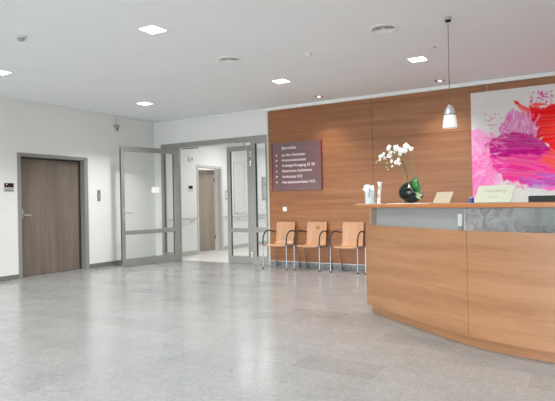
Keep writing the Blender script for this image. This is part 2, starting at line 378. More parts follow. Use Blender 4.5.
def handrail(y0, y1, label):
    t = thing('handrail', label, 'handrail', (cx0, y0, .855))
    L = y1-y0
    MB().tube([(.012, 0, 0), (.06, .012, 0), (.07, .04, 0), (.07, L-.04, 0), (.06, L-.012, 0), (.012, L, 0)], .019).build('rail', mat('pale_rail', srgb(190, 188, 184), .4), t, smooth=True)
    k = max(1, round(L/1.1))
    for i in range(k):
        y = L*(i+.5)/k if k > 1 else L*.82
        ro = MB().lathe([(0, 0), (.02, 0), (.02, .01), (.0, .01)], 14).build('wall_rose', M['steel'], t); ro.rotation_euler = (0, PI/2, 0)
        ro.location = (.001, y, -.06)
        MB().tube([(.006, y, -.06), (.06, y, -.06), (.07, y, -.018)], .009).build('bracket', M['steel'], t, smooth=True)
handrail(8.86, 9.80, 'short pale handrail on the corridor wall before the taupe door')
handrail(10.95, 16.5, 'long pale handrail on the corridor wall beyond the taupe door')
t = thing('thermostat', 'small white wall controller with black display beside the taupe corridor door', 'thermostat', (cx0-.002, 9.62, 1.57))
MB().box((0, -.085, -.075), (.014, .085, .075)).build('housing', M['whiteplastic'], t, bevel=.004)
MB().box((.014, -.07, -.012), (.017, .07, .062)).build('display', M['black'], t)
MB().box((.014, -.07, -.060), (.017, .07, -.042)).build('button_strip', M['greyplastic'], t)
t = thing('alarm_sounder', 'pale grey box high on the corridor wall beyond the open glass door', 'alarm', (cx0-.002, 9.64, 2.26))
MB().box((0, -.07, -.06), (.05, .07, .06)).build('housing', M['whiteplastic'], t, bevel=.008)
MB().box((.05, -.03, -.03), (.056, .03, .03)).build('grille', M['greyplastic'], t)
t = thing('switch_panel', 'narrow light grey switch panel on the corridor wall right of the taupe door', 'switch', (cx0, 11.03, 1.41))
MB().box((0, -.05, -.12), (.012, .05, .12)).build('plate', mat('light_grey_plate', (.5, .5, .49, 1), .4), t, bevel=.003)
for z in (-.06, .02): MB().box((.012, -.03, z), (.018, .03, z+.05)).build('rocker', M['whiteplastic'], t)
t = thing('wall_board', 'tall pale grey framed panel on corridor wall behind the closed glass leaf', 'panel', (cx0, 11.62, .95))  # panel put in for the tall pale reflection in the glass leaf
MB().box((0, -.24, 0), (.012, .24, 1.32)).build('panel', mat('pale_panel', (.74, .74, .73, 1), .5), t)
b = MB(); b.box((0, -.26, -.02), (.02, -.24, 1.34)); b.box((0, .24, -.02), (.02, .26, 1.34)); b.box((0, -.24, 1.32), (.02, .24, 1.34)); b.box((0, -.24, -.02), (.02, .24, 0))
b.build('frame', mat('pale_grey_frame', (.55, .55, .54, 1), .4), t)
t = thing('picture_frame', 'grey framed picture on the corridor wall behind the glass strip beside the wood wall', 'picture', (cx0, 13.1, 1.28))
b = MB(); b.box((0, -.35, 0), (.025, -.31, .66)); b.box((0, .31, 0), (.025, .35, .66)); b.box((0, -.31, .62), (.025, .31, .66)); b.box((0, -.31, 0), (.025, .31, .04))
b.build('frame', M['steel'], t)
MB().box((.002, -.31, .04), (.012, .31, .62)).build('print', mat('grey_print', (.45, .46, .46, 1), .5, noise=.35, nscale=6), t)

# ------------------------------------------------------------------ left wall fittings
t = thing('door_sign', 'small maroon and silver room sign on white wall left of the brown door', 'sign', (XL, 5.233, 1.535))
MB().box((0, -.085, -.07), (.008, .085, .07)).build('plate', mat('silver_plate', srgb(180, 176, 173), .5), t)
MB().box((.008, -.08, 0), (.011, .08, .066)).build('upper_panel', mat('maroon_panel', srgb(58, 26, 32), .6, spec=.2), t)
MB().box((.008, -.08, -.066), (.011, .08, -.055)).build('lower_strip', mat('maroon_strip', srgb(66, 40, 44), .6, spec=.2), t)
em = MB().lathe([(0, 0), (.012, 0), (.012, .002), (0, .002)], 12).build('emblem', M['whiteplastic'], t)
em.rotation_euler = (0, PI/2, 0); em.location = (.011, -.045, .045)
b = MB()
for z in (-.02, -.036): b.box((.008, -.06, z), (.009, .05, z+.006))
b.build('text_lines', M['greyplastic'], t)
t = thing('intercom', 'narrow metal intercom plate on white wall between brown door and glass door', 'intercom', (XL-.002, 7.087, 1.40))
MB().box((0, -.038, -.108), (.012, .038, .108)).build('plate', mat('grey_metal_plate', srgb(150, 148, 144), .4, metal=.4), t, bevel=.003)
b = MB()
for k in range(5): b.box((.012, -.02, .03+k*.012), (.0135, .02, .035+k*.012))
b.build('speaker_slots', M['darkgrey'], t)
for z in (-.02, -.06): MB().box((.012, -.015, z), (.016, .015, z+.022)).build('button', M['chrome'], t)
t = thing('wall_detector', 'small grey detector on a short stem high on the left white wall', 'detector', (XL, 7.55, 2.80))
MB().box((0, -.05, -.01), (.06, .05, .035)).build('housing', M['greyplastic'], t, bevel=.008)
MB().tube([(.03, 0, .035), (.03, 0, .19)], .006).build('stem', M['steel'], t)
MB().tube([(.03, .01, -.01), (.035, .015, -.05), (.03, .01, -.085)], .014).build('sensor_tip', M['darkgrey'], t, smooth=True)

# ------------------------------------------------------------------ sign on the wood wall
sg = thing('directory_sign', 'dark red glass directory sign headed Bereiche on the wood wall', 'sign', (-5.23, YB, 1.415))
sm = mat('wine_red_gloss', srgb(98, 40, 46), .12, spec=.9, coat=1)
sm.node_tree.nodes['Principled BSDF'].inputs['Coat IOR'].default_value = 2.0
sm.node_tree.nodes['Principled BSDF'].inputs['Coat Roughness'].default_value = .06
MB().box((.012, -.022, 0), (1.048, 0, .905)).build('sign_panel', sm, sg)
redm = mat('deep_red_edge', srgb(120, 22, 34), .3)
for x0, x1 in ((0, .018), (1.042, 1.06)): MB().box((x0, -.026, -.003), (x1, 0, .908)).build('edge_strip', redm, sg)
wt = mat('white_lettering', (.88, .86, .86, 1), .5)
rows = [('Bereiche', .222, .78, .074), ('zu den Stationen', .222, .652, .064), ('Intensivstationen', .222, .553, .064), ('Aufzüge/Ausgang O 30', .222, .452, .064),
        ('Stationäre Aufnahme', .222, .350, .064), ('Ambulanz H.5', .222, .243, .064), ('Herzkatheterlabor H.5', .222, .138, .064)]
for s, x, z, size in rows:
    for wd in s.split(' '):
        w = text('lettering', wd, size*1.15, wt, sg, (x, -.0232, z), width=1.02)
        x += max(v.co.x for v in w.data.vertices)*1.02+size*.36
for k, z in enumerate((.665, .566, .465, .363, .256, .151)):
    b = MB()
    if k < 4: poly = [(-.018, -.002), (.018, -.002), (0, .03)]
    else: poly = [(.012, -.004), (.012, .032), (-.020, .014)]
    v = [b.bm.verts.new((.105+x, -.0236, z+y)) for x, y in poly]; v2 = [b.bm.verts.new((.105+x, -.022, z+y)) for x, y in poly]
    b.bm.faces.new(v); b.bm.faces.new(v2[::-1])
    for i in range(3): b.bm.faces.new((v[i], v2[i], v2[(i+1)%3], v[(i+1)%3]))
    b.build('arrow', wt, sg)
t = thing('light_switch', 'small white square light switch on wood wall above the left chair', 'switch', (-4.972, YB, 1.07))
MB().box((-.042, -.01, -.042), (.042, 0, .042)).build('plate', M['whiteplastic'], t, bevel=.003)
MB().box((-.03, -.014, -.03), (.03, -.01, .03)).build('rocker', M['whiteplastic'], t, bevel=.002)

# ------------------------------------------------------------------ chairs
def make_chair():
    r = thing('armchair', '', 'chair', (0, 0, 0))
    # bent ply shell: seat profile (y, z) then rising back
    prof = [(-.245, .415), (-.225, .432), (-.18, .440), (-.08, .432), (.03, .424), (.09, .430), (.125, .455), (.143, .50), (.155, .58), (.168, .68), (.182, .77), (.193, .832)]
    hw = [.185, .20, .208, .21, .205, .198, .193, .19, .19, .192, .193, .188]
    b = MB(); T = .011; nn = 8; top = []; bot = []
    for i, (y, z) in enumerate(prof):
        a = Vector(prof[max(i-1, 0)]); c = Vector(prof[min(i+1, len(prof)-1)]); d = (c-a).normalized(); nrm = Vector((-d.y, d.x))
        curl = .014 if i > 6 else .006
        top.append([]); bot.append([])
        for k in range(nn+1):
            u = -1+2*k/nn; x = hw[i]*u; off = curl*(u*u)
            p = Vector((y, z))+nrm*off; q = p-nrm*T
            top[-1].append(b.bm.verts.new((x, p.x, p.y))); bot[-1].append(b.bm.verts.new((x, q.x, q.y)))
    n = len(prof)
    for i in range(n-1):
        for k in range(nn):
            b.bm.faces.new((top[i][k], top[i][k+1], top[i+1][k+1], top[i+1][k])); b.bm.faces.new((bot[i][k+1], bot[i][k], bot[i+1][k], bot[i+1][k+1]))
        for k in (0, nn): b.bm.faces.new((top[i][k], top[i+1][k], bot[i+1][k], bot[i][k]))
    for i in (0, n-1):
        for k in range(nn): b.bm.faces.new((top[i][k], top[i][k+1], bot[i][k+1], bot[i][k]))
    b.build('seat_shell', M['ply'], r, smooth=True)
    for s in (-1, 1):
        x = s*.245
        lg = MB().tube([(x, -.25, .012), (x, -.25, .46)], .0098, 12).build('leg', M['chromeleg'], r, smooth=True)
        MB().lathe([(0, 0), (.015, 0), (.015, .022), (0, .022)], 12, (x, -.25, 0)).build('foot_cap', M['black'], lg)
        MB().tube([(x, -.25, .44), (x, -.247, .52), (x, -.232, .585), (x, -.195, .640), (x, -.14, .673), (x*.99, -.06, .688), (x*.97, .03, .680), (x*.93, .10, .66)], .0128, 12).build('armrest', M['armblack'], r, smooth=True)
        lg = MB().tube([(x, .242, .012), (x*.99, .17, .24), (x*.98, .115, .40), (x*.98, .06, .43), (x*.98, -.10, .425), (x, -.245, .428)], .0095, 12).build('leg', M['chromeleg'], r, smooth=True)
        MB().lathe([(0, 0), (.015, 0), (.015, .022), (0, .022)], 12, (x, .242, 0)).build('foot_cap', M['black'], lg)
        MB().tube([(x*.93, .10, .66), (x*.80, .155, .66)], .009, 8).build('arm_fixing', M['armblack'], r, smooth=True)
    for y, z in ((-.13, .412), (.03, .402)): MB().tube([(-.243, y, z+.012), (-.2, y, z), (.2, y, z), (.243, y, z+.012)], .010, 10).build('cross_rail', M['chromeleg'], r, smooth=True)
    for x in (-.1, .1):
        MB().lathe([(0, 0), (.012, 0), (.012, .01), (0, .01)], 10, (x, -.16, .417)).build('seat_bolt', M['black'], r)
    return r
ch = make_chair()
labs = ['beech plywood armchair under the directory sign, leftmost of the row',
        'beech plywood armchair with a carved motif, second in the row from the glass doors',
        'beech plywood armchair third in the row, in full view just left of the counter',
        'beech plywood armchair mostly hidden behind the left end of the counter']
for i in range(4):
    o = ch if i == 0 else copy_tree(ch)
    o.location = (-4.898+.648*i+(0, 0, .05, .03)[i], 8.35, 0); o['label'] = labs[i]; o['group'] = 'armchairs along the wood wall'
    if i == 1:
        b = MB()
        for q in range(5):
            a0 = q*2*PI/5; pts = []
            for j in range(9):
                a = a0 + (j-4)/4*.6; rr = .012+.030*math.cos((j-4)/4*PI/2)
                pts.append((.02+rr*math.cos(a), .1655, .735+rr*math.sin(a)*.8))
            b.tube(pts, .003, 6)
        b.build('carved_motif', mat('dark_carving', srgb(160, 104, 66), .5), o)

# ------------------------------------------------------------------ reception counter
base_pts = [(-2.09, 5.355), (-1.87, 5.165), (-1.62, 4.97), (-1.40, 4.79), (-1.23, 4.665), (-1.04, 4.535), (-.865, 4.425), (-.69, 4.345), (-.54, 4.292), (-.40, 4.253), (-.24, 4.222), (0., 4.20), (.3, 4.21), (.65, 4.28), (1.0, 4.42), (1.3, 4.60)]
def cat(pts, n=6):
    P = [Vector(p) for p in pts]; out = []
    for i in range(len(P)-1):
        p0 = P[i-1] if i else P[0]*2-P[1]; p1, p2 = P[i], P[i+1]; p3 = P[i+2] if i+2 < len(P) else P[-1]*2-P[-2]
        for k in range(n):
            t = k/n; out.append(.5*((2*p1)+(p2-p0)*t+(2*p0-5*p1+4*p2-p3)*t*t+(3*p1-p0-3*p2+p3)*t**3))
    out.append(P[-1]); return out
crv = cat(base_pts)
crv = [sum((crv[min(max(i+k, 0), len(crv)-1)] for k in range(-3, 4)), Vector((0, 0)))/7 if 3 <= i < len(crv)-3 else crv[i] for i in range(len(crv))]
def off(c, d):
    out = []
    for i in range(len(c)):
        t = (c[min(i+1, len(c)-1)]-c[max(i-1, 0)]).normalized(); out.append(c[i]+Vector((-t.y, t.x))*d)
    return out
def seg(c, a, b): return [p for p in c if a <= p.x <= b]
seam = -.865
rc = thing('reception_counter', 'curved cherry wood reception counter with a glass band below its top', 'counter', (0, 0, 0))
L_ = seg(crv, -3, seam-.003); R_ = seg(crv, seam+.003, 9)
L_.append(Vector((seam-.002, 4.4255))) if L_[-1].x < seam-.01 else None
R_.insert(0, Vector((seam+.002, 4.4235))) if R_[0].x > seam+.01 else None
for c in (L_, R_): MB().band(c, off(c, .03), .09, .94).build('front_panel', M['desk'], rc)
bk = off(crv, .006); MB().band(off(crv, .031), off(crv, .05), .09, .92).build('rear_lining', M['darkgrey'], rc)
kc = off(crv, .065)
MB().band(kc, off(kc, .02), 0, .09).build('kick_board', M['desk'], rc)
# left end return of the body
t0 = (crv[1]-crv[0]).normalized(); n0 = Vector((-t0.y, t0.x)); P0 = crv[0]
def pt(a, d): v = P0+t0*a+n0*d; return (v.x, v.y)
MB().prism([pt(0, .032), pt(.03, .032), pt(.03, .78), pt(0, .78)], .09, .94).build('end_panel', M['desk'], rc)
MB().prism([pt(.07, .09), pt(.09, .09), pt(.09, .75), pt(.07, .75)], 0, .09).build('kick_board', M['desk'], rc)
t9 = (crv[-1]-crv[-2]).normalized(); n9 = Vector((-t9.y, t9.x)); P9 = crv[-1]
def pt9(a, d): v = P9+t9*a+n9*d; return (v.x, v.y)
MB().prism([pt9(-.03, .032), pt9(0, .032), pt9(0, .62), pt9(-.03, .62)], 0, .94).build('end_panel', M['desk'], rc)
# wooden shelf board closing the body under the glass band
MB().band(off(crv, .032), off(crv, .22), .915, .935).build('ledge', M['desk'], rc)
# work surface inside
MB().band(off(crv, .052), off(crv, .72), .72, .745).build('worktop', mat('light_worktop', (.6, .6, .58, 1), .4), rc)
# glass band
g0 = off(crv, .022)
def cut(c, a, b):
    def at_x(x):
        for p, q in zip(c, c[1:]):
            if p.x <= x <= q.x: return p+(q-p)*((x-p.x)/(q.x-p.x+1e-9))
        return c[0] if x < c[0].x else c[-1]
    return [at_x(a)]+[p for p in c if a+.004 < p.x < b-.004]+[at_x(b)]
MB().band(cut(g0, -2.03, -1.915), off(cut(g0, -2.03, -1.915), .008), .94, 1.125).build('glass_pane', M['clear'], rc)
MB().band(cut(g0, -1.915, -.885), off(cut(g0, -1.915, -.885), .008), .94, 1.125).build('glass_pane', M['frost'], rc)['label'] = 'frosted glass pane'
MB().band(cut(g0, -.882, 1.25), off(cut(g0, -.882, 1.25), .008), .94, 1.125).build('glass_pane', M['etched'], rc)['label'] = 'etched patterned glass pane'
MB().prism([pt(.082, .032), pt(.090, .032), pt(.090, .38), pt(.082, .38)], .94, 1.125).build('end_glass', M['clear'], rc)
gp = mat('grey_support', (.22, .24, .24, 1), .6)
MB().band(off(cut(crv, -2.005, -1.82), .06), off(cut(crv, -2.005, -1.82), .10), .935, 1.125).build('support_block', gp, rc)
MB().band(off(cut(crv, -1.84, 1.25), .15), off(cut(crv, -1.84, 1.25), .17), .935, 1.125).build('inner_panel', mat('grey_inner_panel', (.12, .12, .125, 1), .7), rc)
ps = cut(off(crv, .034), -.955, -.915)
pv = off(crv, .004); pv = min(pv, key=lambda p: abs(p.x+.925))
b = MB(); b.box((pv.x-.022, pv.y, .972), (pv.x+.018, pv.y+.008, 1.075)); b.build('glass_clamp', mat('pale_clamp', (.34, .35, .36, 1), .3), rc, bevel=.004)
b = MB(); b.box((pv.x-.018, pv.y, .94), (pv.x+.014, pv.y+.010, .972)); b.build('clamp_foot', M['darkgrey'], rc)
# thin upright joint between the panes
jv = min(g0, key=lambda p: abs(p.x+.885)); MB().tube([(jv.x, jv.y+.004, .94), (jv.x, jv.y+.004, 1.125)], .006).build('pane_joint', M['greyplastic'], rc)
# top slab, running past the left end with a rounded tip
ext = [P0 - t0*a for a in (.40, .30, .2, .1, .05)]
cs = ext+crv
fr = off(cs, -.018); bkc = off(cs, .46)
fr2 = fr[2:]; bk2 = bkc[2:]
A = fr[2]; Bp = bkc[2]; mid = (A+Bp)/2; rad = (Bp-A).length/2
tip = []
for k in range(1, 16):
    a = PI*k/16
    dirn = (Bp-A).normalized(); out_ = -t0
    tip.append(mid + dirn*(-math.cos(a)*rad) + out_*(math.sin(a)*rad*.62))
outline = fr2 + bk2[::-1] + tip[::-1]
MB().prism([(p.x, p.y) for p in outline], 1.125, 1.160).build('counter_top', M['edge'], rc, bevel=.004)

# black box on the ledge behind the etched glass
q = min(off(crv, .09), key=lambda p: abs(p.x+.42))
t = thing('storage_box', 'dark box lying behind the etched glass band of the counter', 'box', (q.x, q.y, .936), math.radians(-13))
MB().box((-.13, -.035, 0), (.13, .035, .055)).build('box_body', M['black'], t, bevel=.004)
MB().box((-.12, -.03, .055), (.12, .03, .062)).build('lid', M['darkgrey'], t)

# monitor on the work surface
t = thing('computer_monitor', 'black computer monitor behind the counter, only its top edge showing', 'monitor', (-.165, 4.82, .745), math.radians(-3))
MB().box((-.28, -.02, .12), (.28, .02, .467)).build('casing', M['black'], t, bevel=.006)
MB().box((-.265, .02, .135), (.265, .022, .452)).build('screen', mat('screen_off', (.01, .012, .015, 1), .1), t)
MB().box((-.03, -.04, .03), (.03, -.015, .26)).build('neck', M['black'], t, bevel=.004)
MB().box((-.12, -.09, 0), (.12, .09, .014)).build('foot', M['black'], t, bevel=.004)

# runner and sheets on the counter top
ZT = 1.1602
pap = mat('white_paper', (.86, .85, .80, 1), .7)
rn = cut(off(crv, .09), -1.80, -1.36); rn2 = off(rn, .22)
b = MB().band(rn, rn2, ZT, ZT+.005).build('table_runner', mat('cream_runner', (.82, .81, .74, 1), .8, noise=.06, nscale=60), None)
tag(b, 'long flat cream runner on the counter top under the orchid vase', 'runner')
t = tag(MB().box((-.13, -.09, 0), (.13, .09, .003)).build('paper_sheet', pap, None, loc=(-2.12, 5.56, ZT)), 'white sheet of paper under the leaflet holder at the counter tip', 'paper')
t.rotation_euler.z = math.radians(-35)

# leaflet holder
t = thing('leaflet_holder', 'clear acrylic holder stuffed with white leaflets at the left end of the counter', 'holder', (-2.115, 5.58, ZT+.0032), math.radians(-22))
b = MB(); b.box((-.05, -.03, 0), (.05, .03, .003)); b.box((-.05, -.03, .003), (.05, -.027, .14)); b.box((-.05, .027, .003), (.05, .03, .17)); b.box((-.05, -.027, .003), (-.047, .027, .15)); b.box((.047, -.027, .003), (.05, .027, .15))
b.build('tray', M['acrylic'], t)
cols = [(.86, .87, .88, 1), (.80, .84, .86, 1), (.72, .80, .78, 1), (.85, .82, .86, 1)]
for k in range(4):
    a = [-.10, .02, .06, -.04][k]; x = [-.012, -.004, .008, .0][k]; hgt = [.215, .19, .205, .18][k]
    o = MB().box((-.036, -.001, .004), (.036, .001, hgt)).build('leaflet', mat('leaflet_paper_%d' % k, cols[k], .6), t)
    o.location = (x, -.018+k*.011, 0); o.rotation_euler = (0, a, 0)
o = MB().box((-.03, -.001, 0), (.03, .001, .03)).build('folded_corner', pap, t); o.location = (-.055, -.01, .165); o.rotation_euler = (.2, -.9, 0)
o = MB().box((-.009, -.0008, 0), (.009, .0008, .10)).build('printed_stripe', mat('dark_green_print', (.10, .16, .14, 1), .6), t); o.location = (.002, -.0195, .07); o.rotation_euler = (0, .12, 0)
# tall slim dispenser, leaning
t = thing('leaflet_dispenser', 'slim tall tilted leaflet dispenser right of the leaflet holder', 'holder', (-2.015, 5.58, ZT+.0032), math.radians(-22))
o = MB().box((-.017, -.012, 0), (.017, .012, .235)).build('tube', mat('pale_tube', (.80, .82, .80, 1), .3), t, bevel=.003); o.rotation_euler = (0, .10, 0)
for z in (.06, .15):
    s_ = MB().box((-.012, -.0135, z), (.010, -.012, z+.045)).build('dark_label', M['greyplastic'], o)
MB().box((-.025, -.016, .215), (.021, .014, .24)).build('cap', mat('cream_cap', (.82, .84, .74, 1), .5), o, bevel=.004)

def easel_card(name, label, loc, rz, W, H, tilt, m, lines):
    t = thing(name, label, 'sign', loc, rz)
    o = MB().box((-W/2, -.003, 0), (W/2, .003, H)).build('card', m, t, bevel=.001); o.rotation_euler = (-tilt, 0, 0)
    f = MB().box((-W/2, -.035, 0), (W/2, .01, .003)).build('foot', M['acrylic'], t)
    s = MB().box((-.03, 0, 0), (.03, .003, H*.8)).build('rear_strut', M['acrylic'], t); s.location = (0, .105*H/.15, 0); s.rotation_euler = (tilt*.6, 0, 0)
    for s_, size, z, mm in lines:
        w = text('lettering', s_, size, mm, o, (0, -.0034, z), ext=.0003)
        xs_ = [v.co.x for v in w.data.vertices]; w.location.x = -(min(xs_)+max(xs_))/2
    return t
cm = mat('pale_green_card', srgb(172, 176, 154), .5); ct = mat('faded_lettering', srgb(138, 143, 120), .6)
easel_card('desk_sign', 'pale green desk sign reading Anmeldung on the counter in front of the painting', (-.705, 4.665, ZT+.0016), math.atan2(-.115, .305), .325, .165, math.radians(30), cm,
           [('Anmeldung', .042, .098, ct), ('Patienten', .022, .045, ct)])
easel_card('desk_sign', 'smaller blank cream desk sign between orchid and pendant lamp', (-1.175, 4.89, ZT+.0016), math.atan2(-.14, .2), .215, .115, math.radians(28), mat('cream_card', srgb(180, 166, 142), .5), [])
t = thing('card_box', 'small blue box on the counter at the left foot of the Anmeldung sign', 'box', (-.885, 4.77, ZT), math.radians(-20))
MB().box((-.011, -.02, 0), (.011, .02, .045)).build('box_body', mat('blue_card', (.03, .10, .45, 1), .5), t)
MB().box((-.012, -.021, .045), (.012, .021, .05)).build('lid', M['whiteplastic'], t)

# ------------------------------------------------------------------ orchid in a black vase
vx, vy = -1.525, 5.15
oc = thing('potted_orchid', 'white orchid in a round glossy black vase on the counter', 'plant', (vx, vy, ZT+.0052))
R0 = .122; b = MB(); N = 48; K = 28
vs = []
cutn = Vector((.80, -.15, .58)).normalized()
prof = []
for k in range(K+1):
    a = -PI/2+PI*k/K; r = R0*math.cos(a)*(1 if a > -1.1 else .98); z = .108*(1+math.sin(a)) ; z = max(z, 0)
    prof.append((max(r, 1e-6) if 0 < k < K else 0, z*.98))
b.lathe(prof, N)
bmesh.ops.bisect_plane(b.bm, geom=b.bm.verts[:]+b.bm.edges[:]+b.bm.faces[:], plane_co=Vector((0, 0, .108))+cutn*.062, plane_no=cutn, clear_outer=True)
vm = mat('black_glazed_ceramic', (.006, .010, .008, 1), .12, spec=.35)
v = b.build('vase', vm, oc, smooth=True)
so = v.modifiers.new('solid', 'SOLIDIFY'); so.thickness = .006; so.offset = -1
# silvery inner rim of the opening
u1 = cutn.cross(Vector((0, 0, 1))).normalized(); u2 = cutn.cross(u1)
rr = math.sqrt(max(R0**2-.062**2, 0))*.97; cc = Vector((0, 0, .108))+cutn*.060
ring = [cc+(u1*math.cos(2*PI*k/32)*rr+u2*math.sin(2*PI*k/32)*rr*.90) for k in range(33)]
MB().tube(ring, .0035, 8, caps=False).build('vase_rim', mat('silver_rim', (.6, .66, .58, 1), .2, metal=.8), oc, smooth=True)
b = MB(); cen = b.bm.verts.new(cc-cutn*.05); rg = [b.bm.verts.new(p) for p in ring[:-1]]; rg2 = [b.bm.verts.new(cc-cutn*.035+(p-cc)*.6) for p in ring[:-1]]
for k in range(32):
    b.bm.faces.new((rg[k], rg[(k+1)%32], rg2[(k+1)%32], rg2[k])); b.bm.faces.new((rg2[k], rg2[(k+1)%32], cen))
o = b.build('vase_lining', mat('silver_green_lining', (.45, .52, .42, 1), .3, metal=.5, noise=.3, nscale=30), oc, smooth=True)
lm = mat('orchid_leaf', srgb(50, 110, 52), .35, noise=.25, nscale=14); lm2 = mat('pale_leaf', srgb(150, 172, 130), .4, noise=.3, nscale=25)
def leaf(pts, wid, m, side=Vector((1, 0, 0))):
    b = MB(); P = [Vector(p) for p in pts]; n = len(P); rows_ = []
    for i, p in enumerate(P):
        t = i/(n-1); w = wid*math.sin(PI*min(1, .12+.88*t))**.7 if t < 1 else .002
        tt = (P[min(i+1, n-1)]-P[max(i-1, 0)]).normalized(); nr = tt.cross(side).normalized()
        rows_.append([b.bm.verts.new(p+side*(w*s)+nr*(abs(s)*w*.35)) for s in (-1, -.5, 0, .5, 1)])
    for a, c in zip(rows_, rows_[1:]):
        for k in range(4): b.bm.faces.new((a[k], a[k+1], c[k+1], c[k]))
    o = b.build('leaf', m, oc, smooth=True); s = o.modifiers.new('solid', 'SOLIDIFY'); s.thickness = .002
    return o
leaf([(.03, -.02, .10), (.035, -.045, .15), (.045, -.05, .20), (.055, -.035, .235), (.063, -.015, .258)], .050, lm, Vector((.86, -.35, -.3)).normalized())
leaf([(.04, -.03, .10), (.07, -.07, .13), (.10, -.085, .155), (.118, -.08, .175)], .038, lm, Vector((.5, -.5, -.6)).normalized())
leaf([(.05, -.05, .09), (.085, -.085, .085), (.11, -.10, .06), (.125, -.10, .035)], .028, lm2, Vector((.5, -.3, .7)).normalized())

def P2(px, py, dy=0):
    # positions of the blossoms measured along the vase's own upright plane
    return Vector(((px-411)*.01-.002+ .0, dy, 1.186-1.165+(201-py)*.00993))
stm = mat('orchid_stem', srgb(110, 130, 78), .5); stick = mat('bamboo_stick', srgb(92, 60, 44), .6)
def stem(pts, r, m=stm, name='stem'):
    P = cat([(p.x, p.z) for p in pts], 5); y = [p.y for p in pts]; out = []
    for i, q in enumerate(P):
        f = i/5; j = min(int(f), len(y)-2); out.append((q.x, y[j]+(y[j+1]-y[j])*(f-j), q.y))
    return MB().tube(out, r, 7).build(name, m, oc, smooth=True)
stem([P2(404.5, 184), P2(402.5, 172), P2(400, 160, -.01), P2(397, 151, -.02), P2(393.5, 148.5, -.03), P2(388, 152, -.03), P2(382, 157, -.03), P2(376.5, 161, -.03)], .0028)
stem([P2(407, 184), P2(405.5, 172, .01), P2(404.5, 163, .01), P2(403, 157, .0), P2(399.5, 156, -.02), P2(394, 160, -.03), P2(390, 165, -.03), P2(388.5, 169, -.03)], .0026)
stem([P2(409, 184), P2(406.5, 172), P2(402.8, 160)], .0034, stick, 'support_stick')
stem([P2(408, 184, .02), P2(407, 172, .02), P2(405, 160, .03), P2(402, 151, .03), P2(397, 148, .02)], .0026)
stem([P2(413.5, 184, .03), P2(413, 172, .03), P2(411, 160, .03), P2(408.5, 151, .02), P2(405, 146, .01)], .0026)
stem([P2(415.5, 184, .01), P2(415, 172, .0), P2(413, 160, .0), P2(412.5, 151, .0)], .0024)
fm = mat('white_petal', (.76, .75, .70, 1), .6); lipm = mat('yellow_lip', srgb(226, 205, 140), .5)
fm.node_tree.nodes['Principled BSDF'].inputs['Subsurface Weight'].default_value = .15
def flower_mesh():
    b = MB()
    for q, (wd, ln) in enumerate(((.62, 1.0), (1.0, .95), (.6, .95), (.6, .95), (1.0, .95))):
        a0 = PI/2+q*2*PI/5; rows_ = []
        for i in range(6):
            t = i/5; w = wd*.5*math.sin(PI*(.10+.80*t)) ; r_ = .12+ln*t
            rows_.append([b.bm.verts.new((math.cos(a0)*r_-math.sin(a0)*w*s, -.10-.18*math.sin(PI*t)*(1-.5*abs(s)) + .12*t*t, math.sin(a0)*r_+math.cos(a0)*w*s)) for s in (-1, -.5, 0, .5, 1)])
        for a, c in zip(rows_, rows_[1:]):
            for k in range(4): b.bm.faces.new((a[k], a[k+1], c[k+1], c[k]))
    b.lathe([(0, -.12), (.13, -.05), (.13, .05), (0, .12)], 10)
    o = b.build('blossom', fm, oc, smooth=True)
    l = MB(); l.tube([(0, -.05, 0), (0, -.22, -.06), (0, -.34, -.18)], [.10, .13, .03], 8); l.build('lip', lipm, o, smooth=True)
    return o
f0 = flower_mesh()
fl = [(390.5, 147, 3.6), (398.5, 147.5, 3.3), (407, 146, 3.5), (403.4, 150.5, 3.3), (401, 153.7, 2.8), (406.3, 151, 3.0), (381, 155, 2.5), (384.5, 153, 2.5), (385, 156.5, 2.5), (390, 155, 2.7), (391.8, 151.5, 2.4),
      (393.3, 160.5, 2.3), (398, 162.3, 2.4), (399.8, 159.5, 2.3), (400.6, 163.5, 2.1), (413, 149.5, 2.6), (396, 151, 2.4), (409.5, 147.5, 2.3)]
for i, (px, py, s) in enumerate(fl):
    o = f0 if i == 0 else copy_tree(f0, oc)
    o.location = P2(px, py, random.uniform(-.045, 0)); k = s*.0097; o.scale = (k, k, k)
    o.rotation_euler = (random.uniform(-.35, .35), random.uniform(-.5, .5), random.uniform(-.7, .5))
bud = MB().lathe([(0, -.012), (.006, -.006), (.0075, 0), (.005, .008), (0, .012)], 10).build('bud', mat('green_bud', srgb(165, 180, 130), .5), oc, smooth=True)
for i, (px, py) in enumerate([(377, 160.7), (378.8, 159.2), (388, 162), (387.5, 166.5), (389, 169), (381, 158.8), (393.5, 165.8)]):
    o = bud if i == 0 else copy_tree(bud, oc)
    o.location = P2(px, py, -.03); o.rotation_euler = (0, .9, 0)
    if i > 4: o.scale = (1.5, 1.5, 1.3); o.data = o.data.copy(); o.data.materials.clear(); o.data.materials.append(fm)

